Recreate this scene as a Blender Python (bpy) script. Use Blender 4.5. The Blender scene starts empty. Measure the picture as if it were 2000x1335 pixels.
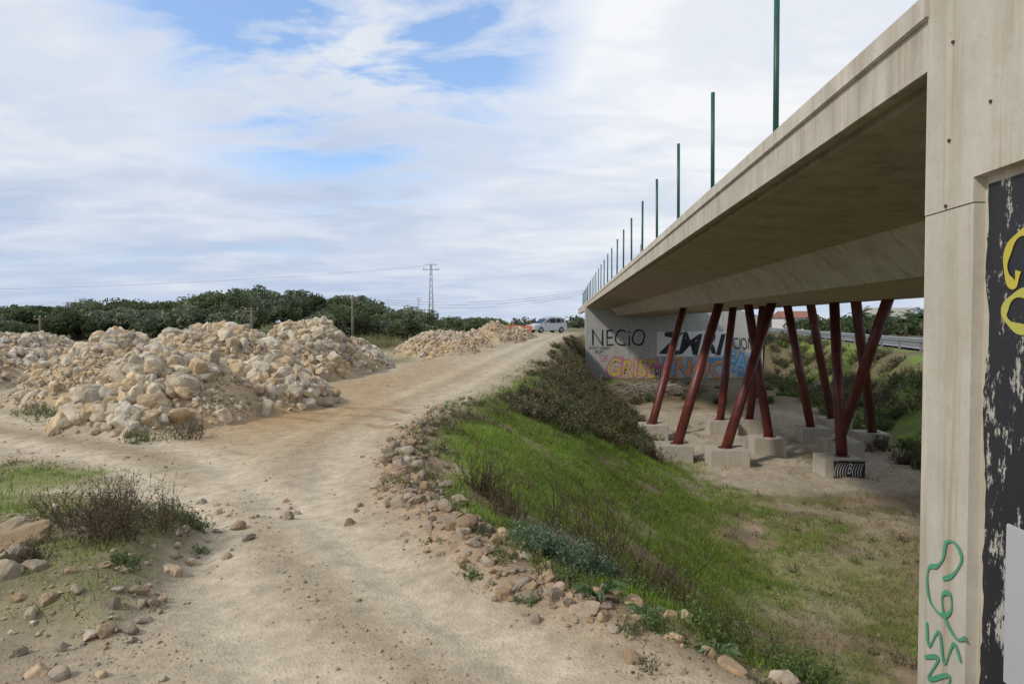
import bpy, bmesh, math, random
import numpy as np
from mathutils import Vector, Matrix
rng=np.random.default_rng(7); random.seed(7)
S=bpy.context.scene
EYE=1.65
TH=math.radians(4.29); CT,ST=math.cos(TH),math.sin(TH)
def to_local(x,y): return x*CT-y*ST, x*ST+y*CT
# ------------------------------------------------------------ noise
def _h(ix,iy,seed):
    n=(ix.astype(np.int64)*374761393+iy.astype(np.int64)*668265263+seed*1442695041)&0xffffffff
    n=((n^(n>>13))*1274126177)&0xffffffff
    n=n^(n>>16)
    return (n&0xffff)/65535.0
def vn(x,y,seed=0):
    ix=np.floor(x);iy=np.floor(y);fx=x-ix;fy=y-iy
    fx=fx*fx*(3-2*fx);fy=fy*fy*(3-2*fy)
    a=_h(ix,iy,seed);b=_h(ix+1,iy,seed);c=_h(ix,iy+1,seed);d=_h(ix+1,iy+1,seed)
    return a+(b-a)*fx+(c-a)*fy+(a-b-c+d)*fx*fy
def fbm(x,y,s=1.0,seed=0,o=4):
    r=0;a=.5;t=0
    for i in range(o):
        r=r+a*vn(x*s+17.3*i,y*s-9.1*i,seed+i);t+=a;a*=.5;s*=2.03
    return r/t
def ss(e0,e1,x):
    t=np.clip((x-e0)/(e1-e0),0,1);return t*t*(3-2*t)
def pdist(x,y,pts):
    best=np.full(np.shape(x),1e9)
    for (ax,ay),(bx,by) in zip(pts[:-1],pts[1:]):
        dx,dy=bx-ax,by-ay;t=np.clip(((x-ax)*dx+(y-ay)*dy)/(dx*dx+dy*dy),0,1)
        best=np.minimum(best,np.hypot(x-ax-t*dx,y-ay-t*dy))
    return best
TRK=[[(-14,11.6),(-7.5,9.75),(-5.5,8.5),(-4.3,7.6),(-3.3,6.5),(-2.3,5.0),(-2.0,4.2)],[(-16,14.5),(-9.1,11.9),(-6.3,10.2),(-4.2,8.8),(-3.0,7.4),(-1.9,5.9)],[(-9,6.2),(-6.2,6.35),(-4.7,6.75),(-3.5,6.6)]]
# ------------------------------------------------------------ terrain
XRY=[-10,2,3.1,3.7,4.8,6.2,8.8,10.4,13.2,17.5,30,45,60,66,80,120]
XRX=[2.4,1.3,.72,.25,-.5,-1.25,-1.62,-1.66,-1.3,-.66,.85,2.7,5.0,6.3,9.0,14]
def xr(y): return np.interp(y,XRY,XRX)
def zr(y): return np.interp(y,[-5,14,30,45,65,80,120],[0,0,.19,.36,.6,.5,.4])
def hw(y): return 12.14+.27*y
PILES={'A':[(-5.9,11.9,1.65,2.0,1.0),(-8.6,14.9,1.75,2.3,1.15),(-6.9,15.6,2.4,2.8,1.42),(-5.2,13.4,1.6,2.0,.72),(-6.3,21.3,1.95,3.2,1.48),(-6.1,25.6,1.7,2.4,1.12),(-8.6,18.5,2.2,3.5,1.0)],
 'B':[(-15,16.5,3.1,3.3,1.2),(-17.8,24,3.8,5,1.3),(-21.5,30,3.0,3.8,1.0)],
 'C':[(-4.0,39.5,3.0,3.6,1.25),(-1.9,46,2.8,4.6,1.3),(-.1,53.5,2.1,4.2,.7),(-2.9,32.5,1.3,3.0,.5)]}
def pileh(x,y,k):
    h=np.zeros_like(x)
    for (cx,cy,rx,ry,ht) in PILES[k]:
        w=.30*(fbm(x,y,.9,31)-.5)
        d=np.sqrt(((x-cx)/rx)**2+((y-cy)/ry)**2)+w
        p=np.clip(1.32*(1-d),0,1); p=p*(1-.28*p)/.72
        h=np.maximum(h,ht*p)
    return h*(.82+.36*fbm(x,y,.9,77))
def island(x,y):
    w=.35*(fbm(x,y,1.6,21)-.5)
    m=ss(.0,.35,(-2.1-.16*(y-4)-x)+w)*ss(0,.4,(5.85+.30*(x+2.4))-y+w)*ss(0,.5,y-3.4+w)
    return m
def H0(x,y):
    x=np.asarray(x,float);y=np.asarray(y,float)
    e=xr(y);d=x-e;z=zr(y)
    zb=np.interp(y,[0,28,58],[-2.5,-2.5,-3.15])
    W=np.interp(y,[0,6,14,20,30,45,60],[4.4,5.4,6.2,5.6,5.0,3.6,2.0])
    drop=ss(.25,W,d)
    basin=z+(zb-z)*drop
    a=x*CT-y*ST;t=x*ST+y*CT
    behind=np.where(a<17.2,ss(60.35,61.1,t),ss(54,63,t))
    basin=basin+(z*.8-basin)*behind
    hh=ss(-5.2,-1,x-hw(y))
    right=basin*(1-hh)
    low=ss(16,30,y)*(1-ss(58,72,y))
    left=z-(z+.28)*low*ss(3.6,5.2,-d)
    r=np.where(d>0,right,left)
    r=r+1.3*ss(-10,-35,x)*ss(45,75,y)*(.6+.6*fbm(x,y,.03,5))
    r=r+ss(130,600,y)*(fbm(x,y,.004,9)-.55)*4
    r=r+.07*(fbm(x,y,1.3,3)-.5)*ss(.2,1.0,np.abs(d+1.3)-.6)
    r=r+.30*(fbm(x,y,.9,13)-.4)*ss(.1,1.0,d)*(1-hh)
    r=r+.12*np.exp(-((d-.25)/.28)**2)*ss(3.0,5,y)*(1-ss(12,20,y))*(.4+fbm(x,y,1.5,8))
    s=-d
    rut=np.exp(-((s-.55)/.2)**2)+np.exp(-((s-1.75)/.22)**2)
    r=r-.03*rut*(d<0)*(1-ss(20,40,y))
    near=(y<20)&(y>2)&(x<0)
    for T_ in TRK: r=r-np.where(near,.035*np.exp(-(pdist(x,y,T_)/.2)**2),0)
    r=r+.17*island(x,y)
    return r
def H(x,y):
    x=np.asarray(x,float);y=np.asarray(y,float)
    return H0(x,y)+pileh(x,y,'A')+pileh(x,y,'B')+pileh(x,y,'C')
def grassm(x,y):
    d=x-xr(y); n=fbm(x,y,.55,41)
    g=ss(.40,1.1,d)*(1-ss(4.0,6.8,d+3*(n-.5)))*ss(3.2,4.0,y)*(1-ss(17,22,y))
    g=g*ss(.34,.48,fbm(x,y,1.0,43)+.08*ss(8,11,y))
    g2=.7*np.exp(-(((x+6.0)/1.0)**2+((y-7.3)/.38)**2)**2)*ss(.44,.54,fbm(x,y,1.6,44))
    g3=np.exp(-(((x+4.5)/1.2)**2+((y-6.0-.2*(x+4.3))/.16)**2)**2)*.6
    g4=.7*np.exp(-(((x-3.2)/3.5)**2+((y-13.)/3.2)**2)**2)*ss(.44,.56,fbm(x,y,1.1,45))
    g5=.8*ss(.5,.62,fbm(x,y,.5,46))*ss(17,20,y)*ss(.8,2,d)*(1-ss(-1.5,-.5,x-hw(y)))*(1-ss(3,5,d))
    g6=.9*ss(-5.5,-4,x-hw(y))*(1-ss(.2,.5,x-hw(y)))*ss(.46,.54,fbm(x,y,.35,47))*ss(15,18,y)*(1-ss(60,80,y))
    g7=.28*ss(-3.8,-4.6,x)*ss(5.4,5.9,y)*(1-ss(7.4,8.0,y))*ss(.48,.6,fbm(x,y,1.2,48))
    g8=.35*island(x,y)*ss(.42,.55,fbm(x,y,2.2,49))
    g9=.35*ss(2.5,4,d)*(y<16)*ss(.50,.60,fbm(x,y,.9,40))*(1-ss(7,9,d))
    return np.clip(np.maximum.reduce([g,g2,g3,g4,g5,g6,g7,g8,g9]),0,1)
def mix(a,b,m): return a+(np.array(b)[None,:]-a)*m[:,None]
def gcolor(x,y):
    n=fbm(x,y,.5,51);n2=fbm(x,y,3.0,52);n3=fbm(x,y,9,53,3)
    d=x-xr(y);s=-d
    c=np.tile(np.array([.41,.34,.24]),(len(x),1))
    c=mix(c,(.34,.275,.19),ss(.4,.65,n)*.6)
    wob=.12*(fbm(x*0+3,y,.4,61)-.5)
    rut=np.exp(-((s-.55+wob)/.36)**2)+np.exp(-((s-1.75+wob)/.38)**2)
    rut=np.clip(rut,0,1)*(d<0)*(y<60)
    c=mix(c,(.50,.425,.31),rut*.95*(.7+.5*n2).clip(0,1))
    mid=np.exp(-((s-1.15)/.16)**2)*(y<25)
    c=mix(c,(.30,.24,.16),mid*.5)
    st=vn(s*9,y*.7,91)*.6+vn(s*22,y*1.1,92)*.4
    onroad=(ss(0,.3,s)*(1-ss(2.4,3.4,s)))
    c=c*(1+(.22*(st-.5)*onroad)[:,None])
    c=mix(c,(.31,.25,.17),ss(.45,.7,n2)*.35*(1-rut*.7))
    o=np.exp(-(((x+3.9)/1.6)**2+((y-13.5)/5)**2))
    o2=np.exp(-(((x+3.0)/2.0)**2+((y-24)/6)**2))*.7
    c=mix(c,(.38,.25,.125),np.clip(o*1.2+o2,0,1)*.85*ss(.25,.6,n+.15))
    for q in (7.2,7.9,8.8):
        arc=np.exp(-((np.hypot(x+6.2,y-5)-q)/.16)**2)*ss(9,10.5,y)*(x>-6)*(x<-1.9)
        c=mix(c,(.27,.17,.085),arc*.7*ss(.3,.5,n2))
    verge=ss(-3.3,-4.2,x)*ss(4.5,5.2,y)*(1-ss(7.6,8.3,y+.4*(n2-.5)))
    c=mix(c,(.19,.18,.085),verge*.9)
    mound=np.exp(-((pdist(x,y,[(-9,10.9),(-5.9,9.4),(-4.2,8.3)]))/.3)**2);c=mix(c,(.25,.20,.125),mound*.8)
    for q,T_ in enumerate(TRK):
        c=mix(c,(.50,.42,.305),np.exp(-(pdist(x,y,T_)/(.30 if q<2 else .18))**2)*(.9 if q<2 else .65)*(y<20)*(y>2))
    bl=ss(-1.7,-2.5,x)*(1-ss(4.2,5.2,y))
    c=mix(c,(.26,.21,.145),bl*.8)
    far=ss(27,34,y)*ss(5.5,7.5,s)
    c=mix(c,(.17,.16,.075),far*ss(.35,.5,fbm(x,y,.25,54)))
    farl=ss(-20,-24,x)*ss(26,34,y)
    c=mix(c,(.13,.13,.06),farl)
    c=mix(c,(.15,.15,.07),ss(66,75,y)*ss(.3,.5,fbm(x,y,.06,59)))
    p=np.clip((pileh(x,y,'A')+pileh(x,y,'B')+pileh(x,y,'C'))*3,0,1)
    c=mix(c,(.43,.32,.19),p)
    b=ss(.2,.9,d)
    base=np.tile(np.array([.27,.205,.135]),(len(x),1))
    base=mix(base,(.36,.29,.21),ss(.45,.65,n))
    base=mix(base,(.15,.135,.06),ss(.5,.68,fbm(x,y,1.2,55))*.8)
    a=x*CT-y*ST
    slab=ss(2.0,2.8,a+(n-.5)*.8)*(1-ss(10.6,11.4,a))*ss(15.8,16.8,y+(n-.5))*(1-ss(31,34,y))
    base=mix(base,(.45,.385,.30),slab*(.6+.4*n2))
    sl=ss(1.2,2.5,d)*(1-ss(3.5,5.5,d))*ss(16,20,y)
    base=mix(base,(.15,.13,.06),sl*.85)
    sl2=ss(-6.5,-5,x-hw(y))
    base=mix(base,(.13,.125,.05),sl2*.9)
    base=mix(base,(.15,.21,.045),sl2*ss(.45,.6,fbm(x,y,.4,57)))
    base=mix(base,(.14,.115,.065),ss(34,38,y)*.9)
    c=c*(1-b[:,None])+base*b[:,None]
    bm=np.exp(-((d-.3)/.35)**2)*ss(3,4,y)*(1-ss(9,13,y))
    c=mix(c,(.30,.195,.12),bm*.8)
    g=grassm(x,y)
    c=mix(c,(.15,.22,.03),g*.85)
    dk=ss(.3,.8,d)*(1-ss(2.5,4,d))*(1-ss(8,10,y))*ss(.45,.6,fbm(x,y,1.0,58))
    c=mix(c,(.11,.12,.04),dk*.5)
    isl=island(x,y)
    c=mix(c,(.20,.175,.10),isl)
    c=c*(.72+.56*n3)[:,None]
    return np.clip(c,0,1)
# ------------------------------------------------------------ mesh helpers
def mk(name,V,F,mat,col=None,parent=None,smooth=False):
    V=np.asarray(V,np.float32);F=np.asarray(F,np.int32)
    me=bpy.data.meshes.new(name)
    n,k=F.shape
    me.vertices.add(len(V));me.vertices.foreach_set('co',V.ravel())
    me.loops.add(n*k);me.loops.foreach_set('vertex_index',F.ravel())
    me.polygons.add(n);me.polygons.foreach_set('loop_start',np.arange(0,n*k,k,dtype=np.int32))
    me.polygons.foreach_set('loop_total',np.full(n,k,np.int32))
    me.polygons.foreach_set('use_smooth',np.full(n,smooth))
    me.update(calc_edges=True)
    if col is not None:
        at=me.color_attributes.new('Col','FLOAT_COLOR','POINT')
        c=np.ones((len(V),4),np.float32);c[:,:3]=col
        at.data.foreach_set('color',c.ravel())
    me.materials.append(mat)
    ob=bpy.data.objects.new(name,me);S.collection.objects.link(ob)
    if parent: ob.parent=parent
    return ob
def pymesh(name,verts,faces,mat,parent=None,smooth=False,bevel=0):
    me=bpy.data.meshes.new(name);me.from_pydata([tuple(v) for v in verts],[],faces)
    bm=bmesh.new();bm.from_mesh(me);bmesh.ops.recalc_face_normals(bm,faces=bm.faces)
    if bevel: bmesh.ops.bevel(bm,geom=bm.edges[:],offset=bevel,segments=2,affect='EDGES')
    bm.to_mesh(me);bm.free()
    me.polygons.foreach_set('use_smooth',[smooth]*len(me.polygons))
    me.materials.append(mat)
    ob=bpy.data.objects.new(name,me);S.collection.objects.link(ob)
    if parent: ob.parent=parent
    return ob
def box(name,x0,x1,y0,y1,z0,z1,mat,parent=None,bevel=0):
    v=[(x,y,z) for x in(x0,x1) for y in(y0,y1) for z in(z0,z1)]
    f=[(0,1,3,2),(4,6,7,5),(0,4,5,1),(2,3,7,6),(0,2,6,4),(1,5,7,3)]
    return pymesh(name,v,f,mat,parent,bevel=bevel)
def tube(name,p0,p1,r0,r1,mat,parent=None,n=14):
    p0=Vector(p0);p1=Vector(p1);d=(p1-p0).normalized()
    u=d.orthogonal().normalized();w=d.cross(u)
    V=[];
    for p,r in((p0,r0),(p1,r1)):
        for i in range(n):
            a=2*math.pi*i/n;V.append(p+r*(math.cos(a)*u+math.sin(a)*w))
    F=[(i,(i+1)%n,n+(i+1)%n,n+i) for i in range(n)]+[tuple(range(n)),tuple(range(2*n-1,n-1,-1))]
    ob=pymesh(name,V,F,mat,parent)
    for p in ob.data.polygons:
        if len(p.vertices)==4:p.use_smooth=True
    return ob
def empty(name,loc=(0,0,0),rz=0):
    e=bpy.data.objects.new(name,None);e.location=loc;e.rotation_euler=(0,0,rz);S.collection.objects.link(e);return e
# ------------------------------------------------------------ materials
def newmat(name):
    m=bpy.data.materials.new(name);m.use_nodes=True;nt=m.node_tree
    return m,nt,nt.nodes['Principled BSDF']
def N(nt,t,**k):
    n=nt.nodes.new(t)
    for a,b in k.items():
        if a in n.inputs: n.inputs[a].default_value=b
        else: setattr(n,a,b)
    return n
def mixc(nt,fac,a,b,bt='MIX'):
    m=nt.nodes.new('ShaderNodeMix');m.data_type='RGBA';m.blend_type=bt
    for sock,v in((m.inputs[0],fac),(m.inputs[6],a),(m.inputs[7],b)):
        if isinstance(v,bpy.types.NodeSocket): nt.links.new(v,sock)
        elif isinstance(v,(int,float)): sock.default_value=v
        else: sock.default_value=(*v,1)
    return m.outputs[2]
def ramp(nt,inp,p0,p1,c0=0,c1=1):
    r=nt.nodes.new('ShaderNodeMapRange');r.inputs[1].default_value=p0;r.inputs[2].default_value=p1
    r.inputs[3].default_value=c0;r.inputs[4].default_value=c1;nt.links.new(inp,r.inputs[0]);return r.outputs[0]
def coordn(nt,scale,detail=5,kind='Object',sc=(1,1,1),rough=.6):
    tc=N(nt,'ShaderNodeTexCoord');mp=N(nt,'ShaderNodeMapping');mp.inputs['Scale'].default_value=sc
    nt.links.new(tc.outputs[kind],mp.inputs[0])
    n=N(nt,'ShaderNodeTexNoise');n.inputs['Scale'].default_value=scale;n.inputs['Detail'].default_value=detail
    n.inputs['Roughness'].default_value=rough
    nt.links.new(mp.outputs[0],n.inputs['Vector']);return n.outputs['Fac']
def bump(nt,b,h,st,dist):
    bp=N(nt,'ShaderNodeBump');bp.inputs['Strength'].default_value=st;bp.inputs['Distance'].default_value=dist
    nt.links.new(h,bp.inputs['Height']);nt.links.new(bp.outputs[0],b.inputs['Normal']);return bp
def simple(name,c,rough=.7,metal=0,var=.25,scale=6,bs=0,bd=.01,c2=None):
    m,nt,b=newmat(name);b.inputs['Roughness'].default_value=rough;b.inputs['Metallic'].default_value=metal
    f=coordn(nt,scale)
    c2=c2 or tuple(v*(1-var) for v in c)
    nt.links.new(mixc(nt,ramp(nt,f,.35,.65),c,c2),b.inputs['Base Color'])
    if bs: bump(nt,b,f,bs,bd)
    return m
def attrmat(name,rough=.85,nscale=20,lo=.8,hi=1.15,bs=0,bd=.01,bscale=30,trans=0):
    m,nt,b=newmat(name);b.inputs['Roughness'].default_value=rough
    b.inputs['Specular IOR Level'].default_value=.25
    a=N(nt,'ShaderNodeAttribute',attribute_name='Col')
    f=coordn(nt,nscale)
    g=ramp(nt,f,.3,.7,lo,hi)
    cb=N(nt,'ShaderNodeCombineColor')
    for i in range(3): nt.links.new(g,cb.inputs[i])
    col=mixc(nt,1.0,a.outputs['Color'],cb.outputs[0],'MULTIPLY')
    nt.links.new(col,b.inputs['Base Color'])
    if bs: bump(nt,b,coordn(nt,bscale,8),bs,bd)
    if trans:
        t=N(nt,'ShaderNodeBsdfTranslucent');nt.links.new(col,t.inputs[0])
        mx=N(nt,'ShaderNodeMixShader');mx.inputs[0].default_value=trans
        nt.links.new(b.outputs[0],mx.inputs[1]);nt.links.new(t.outputs[0],mx.inputs[2])
        nt.links.new(mx.outputs[0],nt.nodes['Material Output'].inputs[0])
    return m
mg,nt,b=newmat('ground_dirt');b.inputs['Roughness'].default_value=.95;b.inputs['Specular IOR Level'].default_value=.15
a=N(nt,'ShaderNodeAttribute',attribute_name='Col')
f1=coordn(nt,14,8,rough=.7)
tc=N(nt,'ShaderNodeTexCoord');vo=N(nt,'ShaderNodeTexVoronoi');vo.inputs['Scale'].default_value=42;nt.links.new(tc.outputs['Object'],vo.inputs['Vector'])
cb=N(nt,'ShaderNodeCombineColor');g=ramp(nt,f1,.3,.7,.80,1.18)
for i in range(3): nt.links.new(g,cb.inputs[i])
c=mixc(nt,1.0,a.outputs['Color'],cb.outputs[0],'MULTIPLY')
sp=ramp(nt,vo.outputs['Distance'],.12,.32,.32,0)
sepc=N(nt,'ShaderNodeSeparateColor');nt.links.new(vo.outputs['Color'],sepc.inputs[0])
c=mixc(nt,sp,c,mixc(nt,sepc.outputs[0],(.22,.18,.12),(.56,.49,.38)))
nt.links.new(c,b.inputs['Base Color'])
ad=N(nt,'ShaderNodeMath',operation='ADD');nt.links.new(f1,ad.inputs[0]);nt.links.new(ramp(nt,vo.outputs['Distance'],0,.5,.4,0),ad.inputs[1])
bump(nt,b,ad.outputs[0],.55,.02)
def concrete(name,c,dark,stain=(.2,.16,.1),amt=.5,lines=0,rustamt=.45):
    m,nt,b=newmat(name);b.inputs['Roughness'].default_value=.85;b.inputs['Specular IOR Level'].default_value=.2
    f=coordn(nt,1.7,8,rough=.7);s=coordn(nt,4.5,6,sc=(1,1,.09));g=coordn(nt,45,3)
    col=mixc(nt,ramp(nt,f,.35,.68),c,dark)
    col=mixc(nt,ramp(nt,s,.50,.70,0,amt),col,stain)
    col=mixc(nt,ramp(nt,g,.58,.78,0,.45),col,tuple(v*.55 for v in c))
    s2=coordn(nt,9,4,sc=(1,1,.05))
    col=mixc(nt,ramp(nt,s2,.58,.75,0,.5),col,tuple(min(1,v*1.3) for v in c))
    s3=coordn(nt,14,5,sc=(1,1,.03))
    col=mixc(nt,ramp(nt,s3,.56,.70,0,rustamt),col,(.33,.22,.10))
    s4=coordn(nt,3,9,rough=.8)
    col=mixc(nt,ramp(nt,s4,.60,.66,0,.35),col,tuple(v*.45 for v in c))
    if lines:
        tc=N(nt,'ShaderNodeTexCoord');sx=N(nt,'ShaderNodeSeparateXYZ');nt.links.new(tc.outputs['Object'],sx.inputs[0])
        md=N(nt,'ShaderNodeMath',operation='MODULO');md.inputs[1].default_value=lines;nt.links.new(sx.outputs['Y'],md.inputs[0])
        col=mixc(nt,ramp(nt,md.outputs[0],0,.03,.45,0),col,tuple(v*.4 for v in c))
    nt.links.new(col,b.inputs['Base Color'])
    bump(nt,b,coordn(nt,22,8,rough=.7),.25,.01)
    return m
M_con=concrete('concrete_weathered',(.56,.52,.44),(.43,.39,.31),(.32,.27,.18),.55,0,.6)
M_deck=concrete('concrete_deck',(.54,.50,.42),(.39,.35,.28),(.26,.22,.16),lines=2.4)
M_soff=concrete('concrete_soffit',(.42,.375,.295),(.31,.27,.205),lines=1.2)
M_gird=concrete('concrete_girder',(.50,.46,.37),(.37,.33,.26),lines=1.0)
M_wall=concrete('concrete_abutment',(.44,.44,.42),(.36,.36,.34),amt=.35,rustamt=.2)
M_plinth=concrete('concrete_plinth',(.50,.46,.39),(.39,.355,.29),amt=.3)
M_red=simple('red_painted_steel',(.16,.032,.022),.45,0,.0,3,c2=(.08,.02,.016))
M_green=simple('green_painted_steel',(.012,.09,.06),.45,0,.3)
M_rock=attrmat('limestone_rock',.9,9,.70,1.15,.6,.035,14)
M_leaf=attrmat('foliage',.7,30,.8,1.2,trans=.3)
M_grass=attrmat('grass_blades',.7,30,.85,1.15,trans=.4)
M_twig=attrmat('twigs',.9,20)
M_wood=simple('weathered_wood',(.16,.13,.10),.9)
M_steel=simple('galvanised_steel',(.35,.36,.37),.5,.6)
M_asph=simple('asphalt',(.12,.12,.125),.9,0,.2,3)
def paint(name,c,r=.7,wear=0):
    m,nt,b=newmat(name);b.inputs['Roughness'].default_value=r
    f=coordn(nt,9,6)
    nt.links.new(mixc(nt,ramp(nt,f,.55,.75,0,.3+wear),c,tuple(v*.6+.12 for v in c)),b.inputs['Base Color']);return m
P_black=paint('spray_black',(.02,.02,.022));P_white=paint('spray_white',(.66,.66,.64));P_yel=paint('spray_yellow',(.50,.42,.05))
P_grn=paint('spray_green',(.08,.3,.17));P_blue=paint('spray_blue',(.07,.24,.48));P_or=paint('spray_orange',(.60,.25,.07));P_pink=paint('spray_pink',(.48,.13,.26));P_olive=paint('spray_olive',(.44,.42,.08))
P_lblue=paint('spray_light_blue',(.25,.45,.62));P_gw=paint('weathered_white_panel',(.42,.42,.43),wear=.3)
# ------------------------------------------------------------ ground mesh
def grow(start,base,k,lim,far,gf):
    o=[start];
    while o[-1]<lim: o.append(o[-1]+max(base,k*abs(o[-1])))
    st=o[-1]-o[-2]
    while o[-1]<far: st*=gf;o.append(o[-1]+st)
    return o
ys=np.array([-60,-30,-15,-8,-5,-3,-2,-1,-.4,.2,.6,1.0,1.3]+grow(1.5,.05,.008,120,4000,1.13))
xp=grow(0,.05,.010,100,4000,1.15);xs=np.array([-v for v in xp[:0:-1]]+xp)
X,Y=np.meshgrid(xs,ys);x=X.ravel();y=Y.ravel()
V=np.stack([x,y,H(x,y)],1);nx,ny=len(xs),len(ys)
i=np.arange((ny-1)*(nx-1));r=i//(nx-1);q=i%(nx-1);k0=r*nx+q
F=np.stack([k0,k0+1,k0+1+nx,k0+nx],1)
mk('ground',V,F,mg,gcolor(x,y),smooth=True)
# ------------------------------------------------------------ rocks
def rockvar(npts,seed):
    r=random.Random(seed);bm=bmesh.new()
    for i in range(npts):
        v=Vector((r.gauss(0,1),r.gauss(0,1),r.gauss(0,1))).normalized()*r.uniform(.85,1.05);bm.verts.new(v)
    bmesh.ops.convex_hull(bm,input=bm.verts[:])
    lo=[v for v in bm.verts if not v.link_faces];bmesh.ops.delete(bm,geom=lo,context='VERTS')
    bmesh.ops.triangulate(bm,faces=bm.faces[:])
    bm.verts.index_update()
    V=np.array([v.co[:] for v in bm.verts]);F=np.array([[v.index for v in f.verts] for f in bm.faces]);bm.free();return V,F
def rockhi(seed,sub):
    bm=bmesh.new();bmesh.ops.create_icosphere(bm,subdivisions=sub,radius=1);bm.verts.index_update()
    D=np.array([v.co[:] for v in bm.verts]);F=np.array([[v.index for v in f.verts] for f in bm.faces]);bm.free()
    g=np.random.default_rng(seed);n=g.normal(size=(12,3));n/=np.linalg.norm(n,axis=1)[:,None];h=g.uniform(.55,.95,12)
    dt=D@n.T;rr=np.where(dt>.05,h[None]/np.maximum(dt,.05),9).min(1);rr=np.minimum(rr,1.25)
    rr=rr*(1+.10*(fbm(D[:,0]*2+D[:,2],D[:,1]*2-D[:,2],1.4,seed)-.5)*2)
    return D*rr[:,None],F
RV=[rockvar(random.choice([12,15,18,22]),i) for i in range(16)]
RH=[rockhi(i+50,3) for i in range(14)]
def rotm(n):
    q=rng.normal(size=(n,4));q/=np.linalg.norm(q,axis=1)[:,None];w,x,y,z=q.T
    return np.stack([1-2*(y*y+z*z),2*(x*y-z*w),2*(x*z+y*w),2*(x*y+z*w),1-2*(x*x+z*z),2*(y*z-x*w),2*(x*z-y*w),2*(y*z+x*w),1-2*(x*x+y*y)],1).reshape(n,3,3)
def rocks(name,P,sz,col,RVs=None,flat=1.0):
    RVs=RVs or RV
    Vs=[];Fs=[];Cs=[];off=0;n=len(P)
    which=rng.integers(0,len(RVs),n);R=rotm(n);an=rng.uniform(.6,1.3,(n,3))
    for k,(v,f) in enumerate(RVs):
        ix=np.where(which==k)[0]
        if len(ix)==0: continue
        w=v[None]*an[ix][:,None,:]*sz[ix][:,None,None]
        w=np.einsum('nij,nkj->nki',R[ix],w);w[:,:,2]*=flat;w=w+P[ix][:,None,:]
        m=len(v);Vs.append(w.reshape(-1,3));Cs.append(np.repeat(col[ix],m,0))
        Fs.append((f[None]+(np.arange(len(ix))*m)[:,None,None]+off).reshape(-1,3));off+=len(ix)*m
    return mk(name,np.concatenate(Vs),np.concatenate(Fs),M_rock,np.concatenate(Cs))
def rocks2(name,P,sz,col,thr,flat=1.0):
    b_=sz>thr
    o=rocks(name,P[~b_],sz[~b_],col[~b_],RV,flat)
    if b_.sum():
        o2=rocks('larger_stones',P[b_],sz[b_],col[b_],RH,flat);o2.parent=o
def rockcol(n,base=(.54,.455,.33),warm=.35):
    c=np.tile(np.array(base),(n,1))*rng.uniform(.72,1.16,(n,1))
    t=rng.random(n);c[t<warm]*=np.array([1.03,.92,.78]);c[t>.86]*=np.array([1.04,1.08,1.16]);c[(t>.78)&(t<.86)]*=.68
    return np.clip(c,0,.8)
def pile(name,k,n,s0,bounds,smax=.2,thr=9,base=(.54,.455,.33)):
    x=rng.uniform(bounds[0],bounds[1],n*7);y=rng.uniform(bounds[2],bounds[3],n*7);h=pileh(x,y,k)
    soil=ss(.50,.62,fbm(x,y,.7,96))*(h<.8)
    ok=(h>.03)&(rng.random(n*7)<np.clip(h*4,.35,1)*(1-.75*soil));x=x[ok][:n];y=y[ok][:n]
    sel=fbm(x,y,.45,88)
    sz=np.clip(s0*np.exp(rng.normal(0,.50,len(x)))*(.6+.9*ss(.35,.65,sel)),.018,smax)
    z=H(x,y)+sz*rng.uniform(-.25,.5,len(x))
    c=rockcol(len(x),base); wt=ss(.50,.62,fbm(x,y,.3,89))[:,None]; c=c*(1+wt*np.array([[.02,.05,.14]]))
    rocks2(name,np.stack([x,y,z],1),sz,c,thr)
pile('rubble_pile','A',18000,.060,(-12,-3,9,29),.17,.10)
pile('rubble_pile','B',7500,.075,(-25,-11,12,35),.18)
pile('rubble_pile','C',6500,.080,(-8,5,29,65),.2,9,(.48,.385,.26))
n=130;x=rng.uniform(-9.5,-4.8,n);y=rng.uniform(10,24,n);ok=pileh(x,y,'A')>.5;x=x[ok];y=y[ok]
sz=rng.uniform(.11,.20,len(x));rocks('limestone_boulders',np.stack([x,y,H(x,y)+sz*.3],1),sz,rockcol(len(x)),RH)
n=1700;y=rng.uniform(3.0,14,n);x=xr(y)+rng.normal(.30,.2,n)+.25*(fbm(y,y*0,.8,3)-.5)
ok=rng.random(n)<np.where(y<9,1,.45)*(.25+1.2*ss(.35,.6,fbm(x,y,1.1,97)));x=x[ok];y=y[ok]
sz=np.clip(.018*np.exp(rng.normal(0,.7,len(x))),.007,.07);sz=np.where((y>5)&(y<8.5),sz*1.3,sz)
rocks2('roadside_stones',np.stack([x,y,H(x,y)+sz*.1],1),sz,rockcol(len(x),(.34,.27,.195),.45),.03,.8)
L=[(-.98,5.9,.12),(-.72,6.15,.13),(-.9,6.6,.12),(-1.15,6.9,.09),(-.55,5.7,.10),(-.3,5.4,.08),(-.1,5.15,.07),(.1,4.75,.06),(-1.0,7.4,.09),(.35,5.9,.11),(.2,6.1,.1),(.7,4.0,.055),(.9,3.85,.055),(1.05,4.1,.07),(-1.3,8.3,.07),(-.5,6.5,.1),(.85,3.5,.05),(1.2,3.7,.06),(1.35,3.35,.07),
   (-3.25,4.5,.17),(-3.45,4.7,.15),(-3.1,4.25,.12),(-3.0,3.95,.09),(-2.85,4.05,.07),(-3.35,4.2,.1),(-2.6,4.0,.05),(-2.65,5.55,.07),(-2.45,5.3,.05),(-2.95,5.6,.06),(-2.5,4.15,.045),(-2.75,3.75,.05),(-2.45,3.8,.035)]
x=np.array([l[0] for l in L]);y=np.array([l[1] for l in L]);sz=np.array([l[2] for l in L])*.9
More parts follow.
